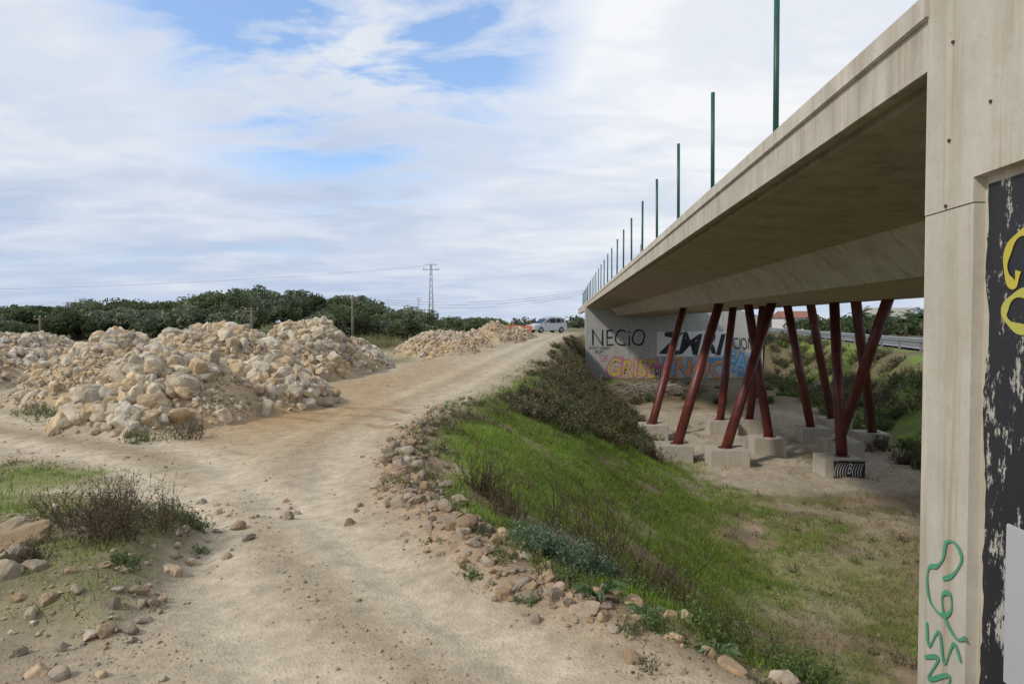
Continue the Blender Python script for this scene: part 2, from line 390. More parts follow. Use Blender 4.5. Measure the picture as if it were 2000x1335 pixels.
rocks('limestone_boulders',np.stack([x,y,H(x,y)+sz*.15],1),sz,rockcol(len(L),(.38,.31,.22),.4),RH,.85)
n=1500;x=rng.uniform(-4.8,-1.9,n);y=rng.uniform(3.1,6.4,n);m=island(x,y);ok=((m>.03)&(m<.97))|(rng.random(n)<.25);x=x[ok];y=y[ok]
sz=np.clip(.014*np.exp(rng.normal(0,.65,len(x))),.006,.06);rocks2('roadside_stones',np.stack([x,y,H(x,y)+sz*.2],1),sz,rockcol(len(x),(.42,.345,.26)),.03,.8)
n=30000;y=2.6+rng.random(n)**1.7*17;x=rng.uniform(-1,1,n)*(y*.8);
d=x-xr(y);rutd=np.minimum(abs(-d-.55),abs(-d-1.75));keep=rng.random(n)<np.where(d<0,ss(.2,.6,rutd)*.75+.04,.6)
x=x[keep];y=y[keep];sz=np.clip(.0038*np.exp(rng.normal(0,.55,len(x))),.002,.018)*(1+y*.06)
rocks('gravel',np.stack([x,y,H(x,y)+sz*.15],1),sz,rockcol(len(x),(.40,.33,.24)))
# ------------------------------------------------------------ vegetation helpers
def unit(n):
    v=rng.normal(size=(n,3));return v/np.linalg.norm(v,axis=1)[:,None]
def leafquads(C,s,asp=.5,up=0):
    n=len(C);u=unit(n);u[:,2]+=up;u/=np.linalg.norm(u,axis=1)[:,None]
    w=np.cross(u,unit(n));w/=np.linalg.norm(w,axis=1)[:,None]+1e-9
    s=np.asarray(s)[:,None]
    return np.stack([C-u*s,C+w*s*asp,C+u*s,C-w*s*asp],1).reshape(-1,3)
def ribbons(P0,P1,w0,w1):
    d=P1-P0;s=np.cross(d,unit(len(d)));s/=np.linalg.norm(s,axis=1)[:,None]+1e-9
    w0=np.broadcast_to(np.asarray(w0),(len(d),))[:,None];w1=np.broadcast_to(np.asarray(w1),(len(d),))[:,None]
    return np.stack([P0-s*w0,P0+s*w0,P1+s*w1,P1-s*w1],1).reshape(-1,3)
def qf(nv): return np.arange(nv).reshape(-1,4)
class Batch:
    def __init__(s): s.V=[];s.C=[]
    def add(s,V,c):
        n=len(V)//4;c=np.broadcast_to(np.asarray(c,float),(n,3));s.V.append(V);s.C.append(np.repeat(c,4,0))
    def build(s,name,mat=None):
        V=np.concatenate(s.V);return mk(name,V,qf(len(V)),mat or M_leaf,np.concatenate(s.C))
def shrub(B,cx,cy,rad,h,n,twc,lfc,nl=12,ls=.012,tw=.003,spread=.5,sub=3):
    bx=cx+rng.normal(0,rad*.35,n);by=cy+rng.normal(0,rad*.35,n)
    P=np.stack([bx,by,H(bx,by)-.02],1)
    di=np.stack([(bx-cx)/rad*.7+rng.normal(0,spread,n),(by-cy)/rad*.7+rng.normal(0,spread,n),np.ones(n)*1.3],1)
    di/=np.linalg.norm(di,axis=1)[:,None];ln=h*rng.uniform(.45,1.15,n)
    pts=[P]
    for k in range(4):
        di=di+rng.normal(0,.16,(n,3));di/=np.linalg.norm(di,axis=1)[:,None]
        pts.append(pts[-1]+di*(ln/4)[:,None])
    vary=rng.uniform(.6,1.3,(n,1))
    ends=[]
    for k in range(4):
        w=tw*(1-k*.2);B.add(ribbons(pts[k],pts[k+1],w,w*.8),np.array(twc)*vary)
    for j in range(sub):
        k=rng.integers(1,4,n)
        p=np.array([pts[kk][ii] for ii,kk in enumerate(k)]);
        dd=unit(n)*.8;dd[:,2]=abs(dd[:,2])+.5;dd/=np.linalg.norm(dd,axis=1)[:,None]
        e=p+dd*(ln*rng.uniform(.2,.45,n))[:,None]
        B.add(ribbons(p,e,tw*.6,tw*.4),np.array(twc)*vary);ends.append((p,e))
    for k in range(1,4): ends.append((pts[k],pts[k+1]))
    if nl:
        for (p,e) in ends:
            m=max(1,nl//len(ends))
            for _ in range(m):
                t=rng.random((n,1));c=p+(e-p)*t+rng.normal(0,ls*.8,(n,3))
                B.add(leafquads(c,ls*rng.uniform(.6,1.3,n),.45,.4),np.array(lfc)*rng.uniform(.6,1.4,(n,1)))
def S1(name,items):
    B=Batch()
    for it in items: shrub(B,*it)
    B.build(name)
BR1=(.15,.10,.07);DK=(.11,.075,.05)
S1('dry_shrub',[(-.30,7.2,.26,.5,70,DK,(.13,.105,.06),14,.011,.0045),(-.05,6.9,.24,.42,50,DK,(.13,.115,.05),12,.011,.0045)])
S1('dry_shrub',[(.72,6.3,.24,1.0,34,DK,(.19,.165,.10),14,.010,.0045,.32,4),(1.0,6.2,.26,.95,32,DK,(.18,.16,.09),14,.01,.0045,.34,4),(.45,6.6,.22,.7,26,DK,(.17,.16,.08),12,.01,.0045,.34,4)])
S1('dry_shrub',[(1.45,6.2,.28,.85,30,DK,(.17,.16,.08),12,.01,.0045,.36,4),(1.75,6.6,.26,.65,24,DK,(.15,.15,.07),12,.01,.004,.4),(1.15,5.5,.22,.5,30,DK,(.15,.17,.06),14,.01,.004,.4)])
S1('dry_shrub',[(1.45,4.9,.26,.4,36,DK,(.14,.17,.05),14,.01,.004,.4),(1.9,5.2,.28,.4,34,DK,(.14,.18,.05),14,.01,.004,.4),(2.3,6.8,.28,.4,30,DK,(.14,.15,.05),12,.011,.004,.4)])
S1('spurge_bush',[(.24,5.0,.13,.24,90,(.13,.16,.10),(.16,.22,.14),34,.012,.003),(.50,4.85,.15,.27,100,(.13,.16,.10),(.14,.20,.125),34,.012,.003),(.1,5.35,.09,.15,50,(.13,.16,.10),(.16,.22,.14),26,.011,.003),(.72,5.1,.12,.22,50,(.13,.16,.10),(.14,.20,.12),30,.012,.003)])
S1('green_weed',[(.85,4.5,.14,.14,50,(.10,.14,.05),(.13,.21,.06),16,.013,.003),(.4,4.35,.08,.1,26,(.10,.14,.05),(.13,.21,.07),16,.011,.003),(1.15,4.2,.16,.2,50,(.12,.12,.05),(.12,.18,.05),16,.012,.003),(1.4,4.4,.25,.24,50,(.13,.10,.06),(.13,.17,.05),14,.012,.003)])
S1('green_weed',[(-.25,4.35,.07,.08,20,(.10,.14,.05),(.12,.2,.07),12,.010,.003),(.1,3.95,.07,.08,24,(.10,.14,.05),(.12,.2,.07),14,.010,.003),(.75,3.6,.12,.12,36,(.10,.14,.05),(.13,.2,.07),16,.012,.003),(1.15,3.75,.16,.18,44,(.12,.12,.05),(.12,.17,.05),16,.012,.003),(1.5,3.5,.2,.2,50,(.11,.13,.05),(.12,.19,.06),18,.013,.003)])
B=Batch()
for (cx,cy,R_) in [(.50,3.95,.18),(.75,3.75,.14),(1.05,3.45,.14)]:
    for k in range(26):
        a=rng.uniform(0,6.283);l=R_*rng.uniform(.6,1.1);p0=np.array([[cx,cy,float(H(np.array([cx]),np.array([cy]))[0])]])
        p1=p0+np.array([[math.cos(a)*l*.5,math.sin(a)*l*.5,l*.45]]);p2=p0+np.array([[math.cos(a)*l,math.sin(a)*l,l*.3]])
        c=np.array((.13,.20,.09))*rng.uniform(.7,1.3);B.add(ribbons(p0,p1,.006,.014),c);B.add(ribbons(p1,p2,.014,.001),c)
B.build('thistle_rosette')
S1('dry_shrub',[(-2.75,4.6,.24,.36,120,(.12,.08,.06),(.11,.095,.06),20,.009,.003,.6),(-2.95,5.0,.22,.42,70,(.13,.09,.06),(.13,.12,.06),18,.009,.003),(-3.2,4.95,.25,.3,60,BR1,(.12,.115,.06),16,.010,.003),(-2.55,4.95,.18,.32,60,BR1,(.12,.12,.06),16,.009,.003),(-3.0,4.2,.12,.16,40,BR1,(.10,.11,.05),16,.009,.003)])
S1('green_weed',[(-2.5,5.3,.15,.15,60,(.10,.14,.06),(.12,.18,.08),18,.011,.0025),(-2.8,5.5,.2,.16,50,(.10,.13,.06),(.12,.17,.08),18,.011,.0025),(-2.45,4.25,.1,.09,36,(.10,.13,.06),(.11,.17,.06),16,.009,.0025),(-3.5,5.3,.2,.12,50,(.12,.14,.06),(.13,.18,.06),14,.01,.0025),(-2.3,5.0,.08,.07,24,(.10,.14,.05),(.14,.22,.06),14,.009,.0025)])
S1('dry_shrub',[(-4.6,9.6,.3,.4,60,BR1,(.15,.15,.08),16,.014,.004),(-5.2,9.5,.3,.22,50,(.12,.14,.06),(.13,.17,.06),16,.015,.004),(-7.6,11.4,.4,.3,60,(.13,.14,.06),(.13,.17,.06),16,.015,.004),(-8.6,12.2,.4,.25,50,(.13,.14,.06),(.13,.17,.06),16,.015,.004)])
B=Batch()
for i in range(170):
    y=rng.uniform(5.4,8.2);x=rng.uniform(-8.5,-3.6)
    if min(float(pdist(np.array(x),np.array(y),T_)) for T_ in TRK)<.3: continue
    shrub(B,x,y,.12,rng.uniform(.04,.12),12,(.16,.14,.07),(.15,.165,.065),6,.010,.003,.6,1)
for i in range(170):
    y=rng.uniform(3.2,14);x=float(xr(y))+rng.normal(.45,.25)
    shrub(B,x,y,.09,rng.uniform(.04,.14),12,(.14,.12,.06),(.13,.185,.06) if i%3 else (.15,.13,.07),8,.010,.003,.6,1)
for i in range(80):
    y=rng.uniform(4.5,16);x=float(xr(y))+rng.uniform(1.2,9);s=rng.uniform(.06,.18)
    shrub(B,x,y,s,s*rng.uniform(.8,1.5),14,DK,(.14,.15,.06) if i%2 else (.15,.125,.075),8,.013,.004,.6,2)
B.build('verge_weeds')
B=Batch()
for i in range(190):
    y=14.0+20*rng.random()**1.1;w=float(np.interp(y,[14,17,20,30,36],[2.0,4.0,5,4.6,3.0]));d=rng.uniform(.8,w)
    x=float(xr(y))+d;s=rng.uniform(.18,.48)*(1+.010*y)*(.5 if d<1.3 else 1)
    g=rng.random();lf=(.15,.125,.075) if g<.5 else ((.13,.155,.06) if g<.82 else (.18,.16,.095))
    shrub(B,x,y,s*.8,s*rng.uniform(.6,1.3),24,BR1,lf,18,.018+.0008*y,.004+.0002*y,.5,2)
for i in range(16):
    y=rng.uniform(8.5,14);x=float(xr(y))+rng.uniform(.5,1.3);s=rng.uniform(.12,.26)
    shrub(B,x,y,s,s*1.2,18,BR1,(.14,.13,.07),14,.016,.004,.5,2)
for i in range(24):
    y=rng.uniform(35,58);x=float(xr(y))+rng.uniform(.5,2.0);s=rng.uniform(.22,.38)
    shrub(B,x,y,s,s*1.1,18,BR1,(.14,.13,.06),18,.05,.008,.5,2)
B.build('scrub')
B=Batch()
for i in range(250):
    t=rng.random()
    if t<.25: y=rng.uniform(35,48);x=float(xr(y))+rng.uniform(3.0,16)
    elif t<.8: y=rng.uniform(16,60);x=hw(y)+rng.uniform(-6.5,-1.6)
    else: y=rng.uniform(10,16);x=hw(y)+rng.uniform(-6,-2)
    s=rng.uniform(.3,.78);g=rng.random()
    if t<.25: s*=.62
    lf=(.13,.11,.065) if g<.45 else ((.095,.13,.045) if g<.8 else (.14,.20,.05))
    shrub(B,x,y,s,s*rng.uniform(.8,1.3),26,BR1,lf,24,.03+.0006*y,.006,.5,2)
B.build('embankment_scrub')
B=Batch()
for i in range(70):
    y=rng.uniform(50,70);x=rng.uniform(-17,-5)
    shrub(B,x,y,1.0,rng.uniform(.6,1.1),20,(.24,.21,.12),(.22,.22,.10),14,.06,.012,.3,1)
B.build('reeds')
B=Batch();n=320
c=np.stack([rng.normal(8.8,1.6,n),rng.normal(41,.9,n),np.zeros(n)],1);c[:,2]=H(c[:,0],c[:,1])+rng.uniform(.1,.7,n)
d=unit(n)*.8;d[:,2]*=.35;B.add(ribbons(c-d,c+d,.022,.012),np.array((.42,.36,.30))*rng.uniform(.6,1.2,(n,1)));B.build('cut_branches_pile')
n=620000;y=3.2+rng.random(n)**1.3*22.6;x=xr(y)+rng.uniform(-8,12,n);m=grassm(x,y);ok=rng.random(n)<m*1.0;x=x[ok];y=y[ok];n=len(x);print('grass',n)
P=np.stack([x,y,H(x,y)-.005],1);cl=fbm(x,y,2.5,71);hh=rng.uniform(.03,.075,n)*(1+.03*y)*(.3+1.4*cl);tip=P+np.stack([rng.normal(0,.4,n)*hh,rng.normal(0,.4,n)*hh,hh],1)
wv=rng.normal(size=(n,3));wv[:,2]=0;wv/=np.linalg.norm(wv,axis=1)[:,None];wv*=(.0032*(1+.06*y))[:,None]
V=np.stack([P-wv,P+wv,tip],1).reshape(-1,3);col=np.array((.22,.33,.045))*rng.uniform(.6,1.3,(n,1))*(.55+.9*fbm(x,y,.9,72))[:,None];br=rng.random(n)<.13;col[br]=(.28,.25,.12)
mk('grass',V,np.arange(3*n).reshape(-1,3),M_grass,np.repeat(col,3,0))
n=50000;y=3.5+rng.random(n)**1.2*25;x=xr(y)+rng.uniform(.2,13,n);m=fbm(x,y,1.3,66);a_,t_=to_local(x,y)
ok=(m>.50)&~((a_>2.5)&(a_<11)&(y>16.5)&(y<32)&(m<.66));x=x[ok];y=y[ok];n=len(x)
P=np.stack([x,y,H(x,y)],1);hh=rng.uniform(.02,.08,n)*(1+.04*y);tip=P+np.stack([rng.normal(0,.6,n)*hh,rng.normal(0,.6,n)*hh,hh],1)
wv=rng.normal(size=(n,3));wv[:,2]=0;wv/=np.linalg.norm(wv,axis=1)[:,None];wv*=(.0035*(1+.06*y))[:,None]
V=np.stack([P-wv,P+wv,tip],1).reshape(-1,3);col=np.array((.18,.155,.08))*rng.uniform(.6,1.3,(n,1));br=rng.random(n)<.45;col[br]*=np.array([.8,1.5,.7])
mk('dry_grass',V,np.arange(3*n).reshape(-1,3),M_grass,np.repeat(col,3,0))
# ------------------------------------------------------------ trees
def tree(B,T,cx,cy,gz,top,w,lc,nl=1600,ls=.17):
    h=top-gz;k=rng.integers(12,20)
    cc=[];rr=[]
    for i in range(k):
        a=rng.uniform(0,2*math.pi);q=math.sqrt(rng.random())*w*.78
        dome=math.sqrt(max(0,1-(q/w)**2))
        zz=gz+h*(.22+rng.uniform(.1,.62)*dome);r_=w*rng.uniform(.20,.36);r_=min(r_,h*.35)
        zz=min(zz,gz+h*(.35+.65*dome)-r_*.8);zz=max(zz,gz+r_*.6)
        cc.append((cx+q*math.cos(a),cy+q*math.sin(a),zz));rr.append(r_)
    cc=np.array(cc);rr=np.array(rr)
    ix=rng.integers(0,k,nl);u=unit(nl);rad=rng.uniform(.70,1.08,nl)
    P=cc[ix]+u*(rr[ix]*rad)[:,None]*np.array([1,1,.85])
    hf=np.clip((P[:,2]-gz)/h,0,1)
    sh=rng.uniform(.65,1.3,k)[ix]*rng.uniform(.7,1.3,nl)*(.7+.4*hf)  # sunlit crown tops put into leaf colour by height; the rest varies at random
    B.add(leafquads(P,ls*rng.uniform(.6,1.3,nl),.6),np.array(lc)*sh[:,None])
    for c in cc[:7]:
        b0=np.array([[cx,cy,gz-.2]]);m=np.array([[cx*.6+c[0]*.4,cy*.6+c[1]*.4,gz+h*.3]])
        for _ in range(2):
            T.add(ribbons(b0,m,.14,.09),(.09,.075,.055));T.add(ribbons(m,c[None],.08,.03),(.09,.075,.055))
prof_u=[-200,0,60,110,150,230,300,380,430,480,560,640,700,745,790,840,860]
prof_v=[598,603,603,596,580,573,586,568,556,551,554,558,568,586,591,600,622]
B=Batch();T=Batch()
for i in range(165):
    y=rng.uniform(68,105) if i%3 else rng.uniform(56,70)
    u=rng.uniform(-190,835);x=(u-1000)/1333*y
    top=1.65+(629-np.interp(u,prof_u,prof_v))/1333*y
    if y<71: top-=rng.uniform(.5,1.5)
    top-=rng.uniform(-.15,.7)
    gz=float(H0(x,y)); 
    if top-gz<1.5: top=gz+1.7
    g=rng.random();lc=(.115,.145,.065) if g<.5 else ((.18,.20,.13) if g<.8 else (.08,.11,.045))
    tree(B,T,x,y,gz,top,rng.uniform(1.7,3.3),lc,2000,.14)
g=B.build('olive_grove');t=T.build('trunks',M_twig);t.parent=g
B=Batch();T=Batch()
for i in range(60):
    y=rng.uniform(130,260);x=rng.uniform(-.16,.42)*y;top=H0(x,y)+rng.uniform(1.0,3.2)
    tree(B,T,x,y,float(H0(x,y)),float(top),rng.uniform(2,5),(.13,.155,.10),300,.4)
for i in range(26):
    y=rng.uniform(85,100);x=rng.uniform(-12,-1.5);tree(B,T,x,y,float(H0(x,y)),float(H0(x,y))+rng.uniform(1.1,2.2),rng.uniform(1.2,2),(.13,.16,.075),400,.16)
for i in range(40):
    y=rng.uniform(80,130);x=rng.uniform(.41,.72)*y;tree(B,T,x,y,0,rng.uniform(1.5,3.0),rng.uniform(1.5,3),(.085,.115,.05),450,.24)
g=B.build('distant_trees');t=T.build('trunks',M_twig);t.parent=g
def palm(x,y,h,fr):
    e=empty('palm_tree',(x,y,float(H0(x,y))))
    tube('trunk',(0,0,-.1),(0,0,h),.22,.17,M_wood,e,8)
    B=Batch()
    for i in range(26):
        a=rng.uniform(0,6.283);el=rng.uniform(-.3,1.2);p=np.array([0,0,h]);d=np.array([math.cos(a)*math.cos(el),math.sin(a)*math.cos(el),math.sin(el)])
        for k in range(6):
            q=p+d*fr/6
            m=10;tt=rng.random((m,1));c=p+(q-p)*tt;s=np.cross(d,[0,0,1]);sg=np.where(rng.random(m)<.5,-1,1)[:,None]
            e2=c+(s[None]*sg*.9+d*.5+np.array([0,0,-.25]))*fr*.22
            B.add(ribbons(c,e2,.03,.012),np.array((.08,.125,.05))*rng.uniform(.6,1.4,(m,1)))
            p=q;d=d+np.array([0,0,-.22]);d/=np.linalg.norm(d)
    o=B.build('fronds');o.parent=e
for (x,y,h) in [(45,82,2.0),(48.5,84,1.6),(51,85,2.3),(47,92,2.6),(53,90,1.8),(43,88,1.5),(56,96,2.2),(41,84,1.0),(50,80,1.2)]: palm(x,y,h,1.7)
# ------------------------------------------------------------ highway
def strip(name,o0,o1,z,mat,y0=6,y1=400):
    yy=np.linspace(y0,y1,60);V=[];
    for v in yy: V+= [(hw(v)+o0,v,z),(hw(v)+o1,v,z)]
    F=[(2*i,2*i+1,2*i+3,2*i+2) for i in range(59)]
    return pymesh(name,V,F,mat)
hwy=strip('highway',.8,9.5,.11,M_asph)
strip('lane_line',1.15,1.3,.116,P_white).parent=hwy
strip('lane_line_far',8.9,9.05,.116,P_white).parent=hwy
gr=empty('guardrail')
def rail(z0,z1,off):
    V=[];yy=np.linspace(8,200,40)
    for v in yy: V+=[(hw(v)+off,v,z0),(hw(v)+off-.04,v,(z0*2+z1)/3),(hw(v)+off,v,(z0+z1)/2),(hw(v)+off-.04,v,(z0+z1*2)/3),(hw(v)+off,v,z1)]
    F=[(5*i+j,5*i+j+1,5*i+6+j,5*i+5+j) for i in range(39) for j in range(4)]
    pymesh('beam',V,F,M_steel,gr)
rail(.48,.80,.3)
for k in range(48):
    v=10+k*4;box('post_%d'%k,hw(v)+.33,hw(v)+.43,v-.05,v+.05,-.1,.75,M_steel,gr)
# ------------------------------------------------------------ bridge
BR=empty('concrete_bridge',(0,0,0),-TH)
E=EYE
def prism(name,pts,t0,t1,nseg,mat,mats=None):
    n=len(pts);V=[];F=[]
    for k in range(nseg+1):
        t=t0+(t1-t0)*k/nseg
        for (a,z) in pts: V.append((a,t,z+E))
    for k in range(nseg):
        for i in range(n):
            j=(i+1)%n;F.append((k*n+i,k*n+j,(k+1)*n+j,(k+1)*n+i))
    F.append(tuple(range(n)));F.append(tuple(range(nseg*n+n-1,nseg*n-1,-1)))
    return pymesh(name,V,F,mat,BR)
T0,T1=3.90,60.2;TE=3.47
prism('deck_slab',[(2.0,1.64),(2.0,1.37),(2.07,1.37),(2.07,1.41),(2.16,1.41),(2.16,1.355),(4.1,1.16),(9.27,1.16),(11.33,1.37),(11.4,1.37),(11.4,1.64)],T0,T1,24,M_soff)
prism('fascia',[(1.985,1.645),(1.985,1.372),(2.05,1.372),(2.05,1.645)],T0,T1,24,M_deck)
prism('parapet_upper',[(1.955,1.78),(1.955,1.655),(1.975,1.647),(2.3,1.647),(2.3,1.78)],T0,T1,24,concrete('concrete_parapet',(.60,.56,.48),(.46,.42,.35),(.31,.26,.19)))
prism('far_parapet',[(11.1,1.645),(11.42,1.645),(11.42,1.78),(11.1,1.78)],T0,T1,4,M_deck)
prism('box_girder',[(4.1,1.165),(4.67,.6),(8.7,.6),(9.27,1.165)],T0+.0,T1-.3,24,M_gird)
prism('far_abutment',[(1.93,1.5),(1.93,-5.6),(11.6,-5.6),(11.6,1.5)],60,61.8,1,M_wall)
prism('far_wing_wall',[(11.6,1.1),(11.6,-5.6),(17.1,-5.6),(17.1,.5),(15,1.1)],60.02,61.8,1,M_wall)
prism('approach_parapet',[(1.95,1.78),(1.95,1.1),(2.3,1.1),(2.3,1.78)],60.2,90,4,M_deck)
prism('near_abutment_core',[(2.03,2.05),(2.03,-5),(11.4,-5),(11.4,2.05)],-3,T0-.02,1,M_con)
prism('near_pillar_lower',[(1.975,.576),(1.975,-5),(2.1,-5),(2.1,.576)],TE,T0+.012,1,M_con)
prism('near_pillar_upper',[(1.972,2.1),(1.972,.582),(2.1,.582),(2.1,2.1)],TE,T0+.012,1,M_con)
prism('near_wall_upper',[(1.969,2.1),(1.969,.70),(2.1,.70),(2.1,2.1)],-3,TE-.003,1,M_con)
m,nt,b=newmat('black_paint_peeling');b.inputs['Roughness'].default_value=.6
f=coordn(nt,9,8,sc=(1,1,.45),rough=.75)
nt.links.new(mixc(nt,ramp(nt,f,.55,.58),(.016,.016,.02),(.42,.40,.35)),b.inputs['Base Color']);bump(nt,b,f,.4,.01)
zz=np.linspace(.66,-2.6,90);V=[];wk=.02
for i,z in enumerate(zz):
    wk=min(.05,max(.008,wk+rng.normal(0,.007)));V+=[(2.026,TE-wk,z+E),(2.026,1.2,z+E)]
pymesh('black_paint',V,[(2*i,2*i+1,2*i+3,2*i+2) for i in range(89)],m,BR)
box('white_panel',1.985,2.0,2.3,3.20,E-1.62,E-.90,P_gw,BR,bevel=.004)
rust=simple('rust',(.07,.035,.02))
for (t,z) in [(3.68,.93),(3.70,.60),(3.34,1.02),(3.66,1.42),(3.56,1.75),(3.2,1.55)]: tube('anchor_bolt',(1.962,t,E+z),(1.98,t,E+z),.009,.009,rust,BR,8)
def spray(name,pts,w,mat,a=1.968,g=True):
    P=[np.array((3.87-(3.75-p[0])*1.35,p[1]) if g else (p[0]+.18,p[1]),float) for p in pts];P=[2*P[0]-P[1]]+P+[2*P[-1]-P[-2]];o=[]
    for i in range(1,len(P)-2):
        for k in range(8):
            s=k/8;p0,p1,p2,p3=P[i-1:i+3]
            o.append(.5*((2*p1)+(-p0+p2)*s+(2*p0-5*p1+4*p2-p3)*s*s+(-p0+3*p1-3*p2+p3)*s**3))
    o.append(P[-2]);V=[]
    for i,p in enumerate(o):
        d=o[min(i+1,len(o)-1)]-o[max(i-1,0)];d=d/(np.linalg.norm(d)+1e-9);nn=np.array([-d[1],d[0]])
        ww=w*(.85+.3*math.sin(i*.4))
        V+=[(a-.00002*i,p[0]+nn[0]*ww,E+p[1]+nn[1]*ww),(a-.00002*i,p[0]-nn[0]*ww,E+p[1]-nn[1]*ww)]
    pymesh(name,V,[(2*i,2*i+1,2*i+3,2*i+2) for i in range(len(o)-1)],mat,BR)
spray('green_graffiti_loop',[(3.60,-1.33),(3.53,-1.27),(3.48,-1.17),(3.52,-1.11),(3.58,-1.13),(3.60,-1.22),(3.64,-1.28),(3.70,-1.32),(3.71,-1.42),(3.68,-1.50),(3.60,-1.52),(3.54,-1.46),(3.55,-1.38),(3.60,-1.42),(3.58,-1.52),(3.50,-1.58),(3.44,-1.54)],.011,P_grn)
spray('green_graffiti_w',[(3.71,-1.62),(3.69,-1.74),(3.62,-1.62),(3.58,-1.76),(3.52,-1.62),(3.47,-1.68)],.011,P_grn)
spray('green_graffiti_m',[(3.72,-1.82),(3.62,-1.76),(3.69,-1.92),(3.54,-1.80),(3.60,-2.0),(3.48,-1.86),(3.50,-2.08)],.011,P_grn)
spray('yellow_graffiti_c',[(2.92,.38),(3.0,.40),(3.08,.36),(3.12,.28),(3.10,.20),(3.05,.17),(3.03,.23)],.022,P_yel,2.022,False)
spray('yellow_graffiti_curve',[(2.9,.12),(3.02,.13),(3.1,.09),(3.12,.03),(3.05,-.02),(2.95,-.03),(2.88,0)],.022,P_olive,2.022,False)
t=1.27;k=0
while t<60:
    if t>3.5: tube('fence_post_%d'%k,(2.10,t,E+1.60),(2.10+rng.normal(0,.010),t+rng.normal(0,.016),E+1.78+1.46+rng.uniform(-.03,.03)),.028,.028,M_green,BR,10)
    t+=2.87;k+=1
for j in range(6): tube('fence_post_far_%d'%j,(2.12,60.5+j*2.87,E+1.6),(2.12,60.5+j*2.87,E+3.2),.03,.03,M_green,BR,8)
base=[(5.0,23.8),(4.78,19.8),(6.16,19.1),(8.0,21.0),(7.75,24.8),(8.75,25.0),(10.4,23.1),(8.8,17.9),(10.05,20.4),(11.8,22.0),(12.1,25.2)]
tops=[(5.0,28.4),(5.0,21.9),(6.5,21.3),(6.2,23),(6.7,27),(7.3,25),(8.0,24.5),(8.1,20.5),(8.45,17.8),(8.4,19.7),(8.4,23.3)]
for k,((X_,Y_),(at,Yt)) in enumerate(zip(base,tops)):
    a0,t0=to_local(X_,Y_);t0+=.5;tt=(Yt+at*ST)/CT
    gz=-2.5
    w=.48+.03*(k%3)
    box('plinth_%d'%k,a0-w,a0+w,t0-.48,t0+.48,gz-.35,gz+.54,M_plinth,BR,bevel=.015)
    off=.1 if k%2 else -.05
    tube('column_%d'%k,(a0+off,t0,gz+.45),(at,tt,E+.66),.145,.145,M_red,BR,20)
    tube('column_foot_%d'%k,(a0+off,t0,gz+.5),(a0+off,t0,gz+.565),.2,.2,M_red,BR,16)
def text(s,mat,mp,a0,a1,z0,z1,dt,off=0,name='graffiti',shear=0,t=60.0):
    cu=bpy.data.curves.new('txt','FONT');cu.body=s;cu.offset=off;cu.shear=shear;cu.space_line=.85;cu.align_x='CENTER'
    ob=bpy.data.objects.new('txt',cu);S.collection.objects.link(ob);bpy.context.view_layer.update()
    dg=bpy.context.evaluated_depsgraph_get();me=bpy.data.meshes.new_from_object(ob.evaluated_get(dg))
    bpy.data.objects.remove(ob)
    n=len(me.vertices);c=np.zeros(n*3);me.vertices.foreach_get('co',c);c=c.reshape(-1,3)
    lo=c.min(0);hi=c.max(0);x=a0+(c[:,0]-lo[0])/(hi[0]-lo[0])*(a1-a0);z=z0+(c[:,1]-lo[1])/(hi[1]-lo[1])*(z1-z0)
    z=z+.06*np.sin(x*3.1)*(z1-z0)*(1 if shear else .3);x=x+.05*np.sin(z*5)
    o=np.stack([x,np.full(n,t-dt),z+E],1);me.vertices.foreach_set('co',o.ravel());me.materials.clear();me.materials.append(mat)
    me.update();ob=bpy.data.objects.new(name,me);S.collection.objects.link(ob);ob.parent=BR
def rect(a0,a1,z0,z1,dt,mat,name='graffiti_patch',jag=.0,t=60.0):
    n=20;V=[];
    for i in range(n+1):
        a=a0+(a1-a0)*i/n;V+=[(a,t-dt,E+z0+jag*rng.uniform(-1,1)),(a,t-dt,E+z1+jag*rng.uniform(-1,1))]
    pymesh(name,V,[(2*i,2*i+2,2*i+3,2*i+1) for i in range(n)],mat,BR)
text('NECiO',P_black,0,2.5,7.1,-2.05,-.6,.012,-.008)
text("DON'T WARRY\nBE JIP!",P_black,0,2.2,4.1,-2.75,-2.1,.012)
rect(8.1,14.1,-2.9,-.75,.010,P_white,jag=.08)
text('ZMRI',P_black,0,8.3,13.9,-2.75,-.9,.016,.03,shear=.2)
text('CIONS',P_black,0,14.6,16.6,-2.3,-1.3,.012)
for (s,o,fl,a0,a1,z0,z1) in [('GRISE',P_pink,P_olive,3.9,8.1,-4.75,-3.2),('ENOC',P_blue,P_or,8.7,14.0,-4.8,-3.2),('FAB',P_blue,P_lblue,14.1,16.6,-4.2,-2.6)]:
    text(s,o,0,a0-.15,a1+.15,z0-.1,z1+.1,.014,.06,shear=.12)
    text(s,fl,0,a0,a1,z0,z1,.02,.015,shear=.12)
for (a0,a1,z0,z1,mm) in [(7.6,8.7,-4.0,-3.6,P_pink),(12.6,14.2,-3.4,-3.05,P_blue),(4.2,5.4,-3.2,-3.0,P_pink),(9.2,10.4,-3.25,-3.0,P_or),(15.0,16.2,-4.6,-4.2,P_blue),(11,12,-4.95,-4.7,P_lblue)]: rect(a0,a1,z0,z1,.009,mm,jag=.14)
text('SK',P_pink,0,3.2,4.0,-3.4,-2.8,.013);text('H16',P_black,0,8.0,8.8,-5.0,-3.9,.024)
a0,t0=to_local(8.8,17.9);gz=-2.5-E;t0+=.02
rect(a0-.3,a0+.5,gz+.03,gz+.50,.004,P_black,'plinth_graffiti',.01,t0)
text('(((((B((((',P_white,0,a0-.25,a0+.46,gz+.08,gz+.45,.008,.0,'plinth_graffiti',0,t0)
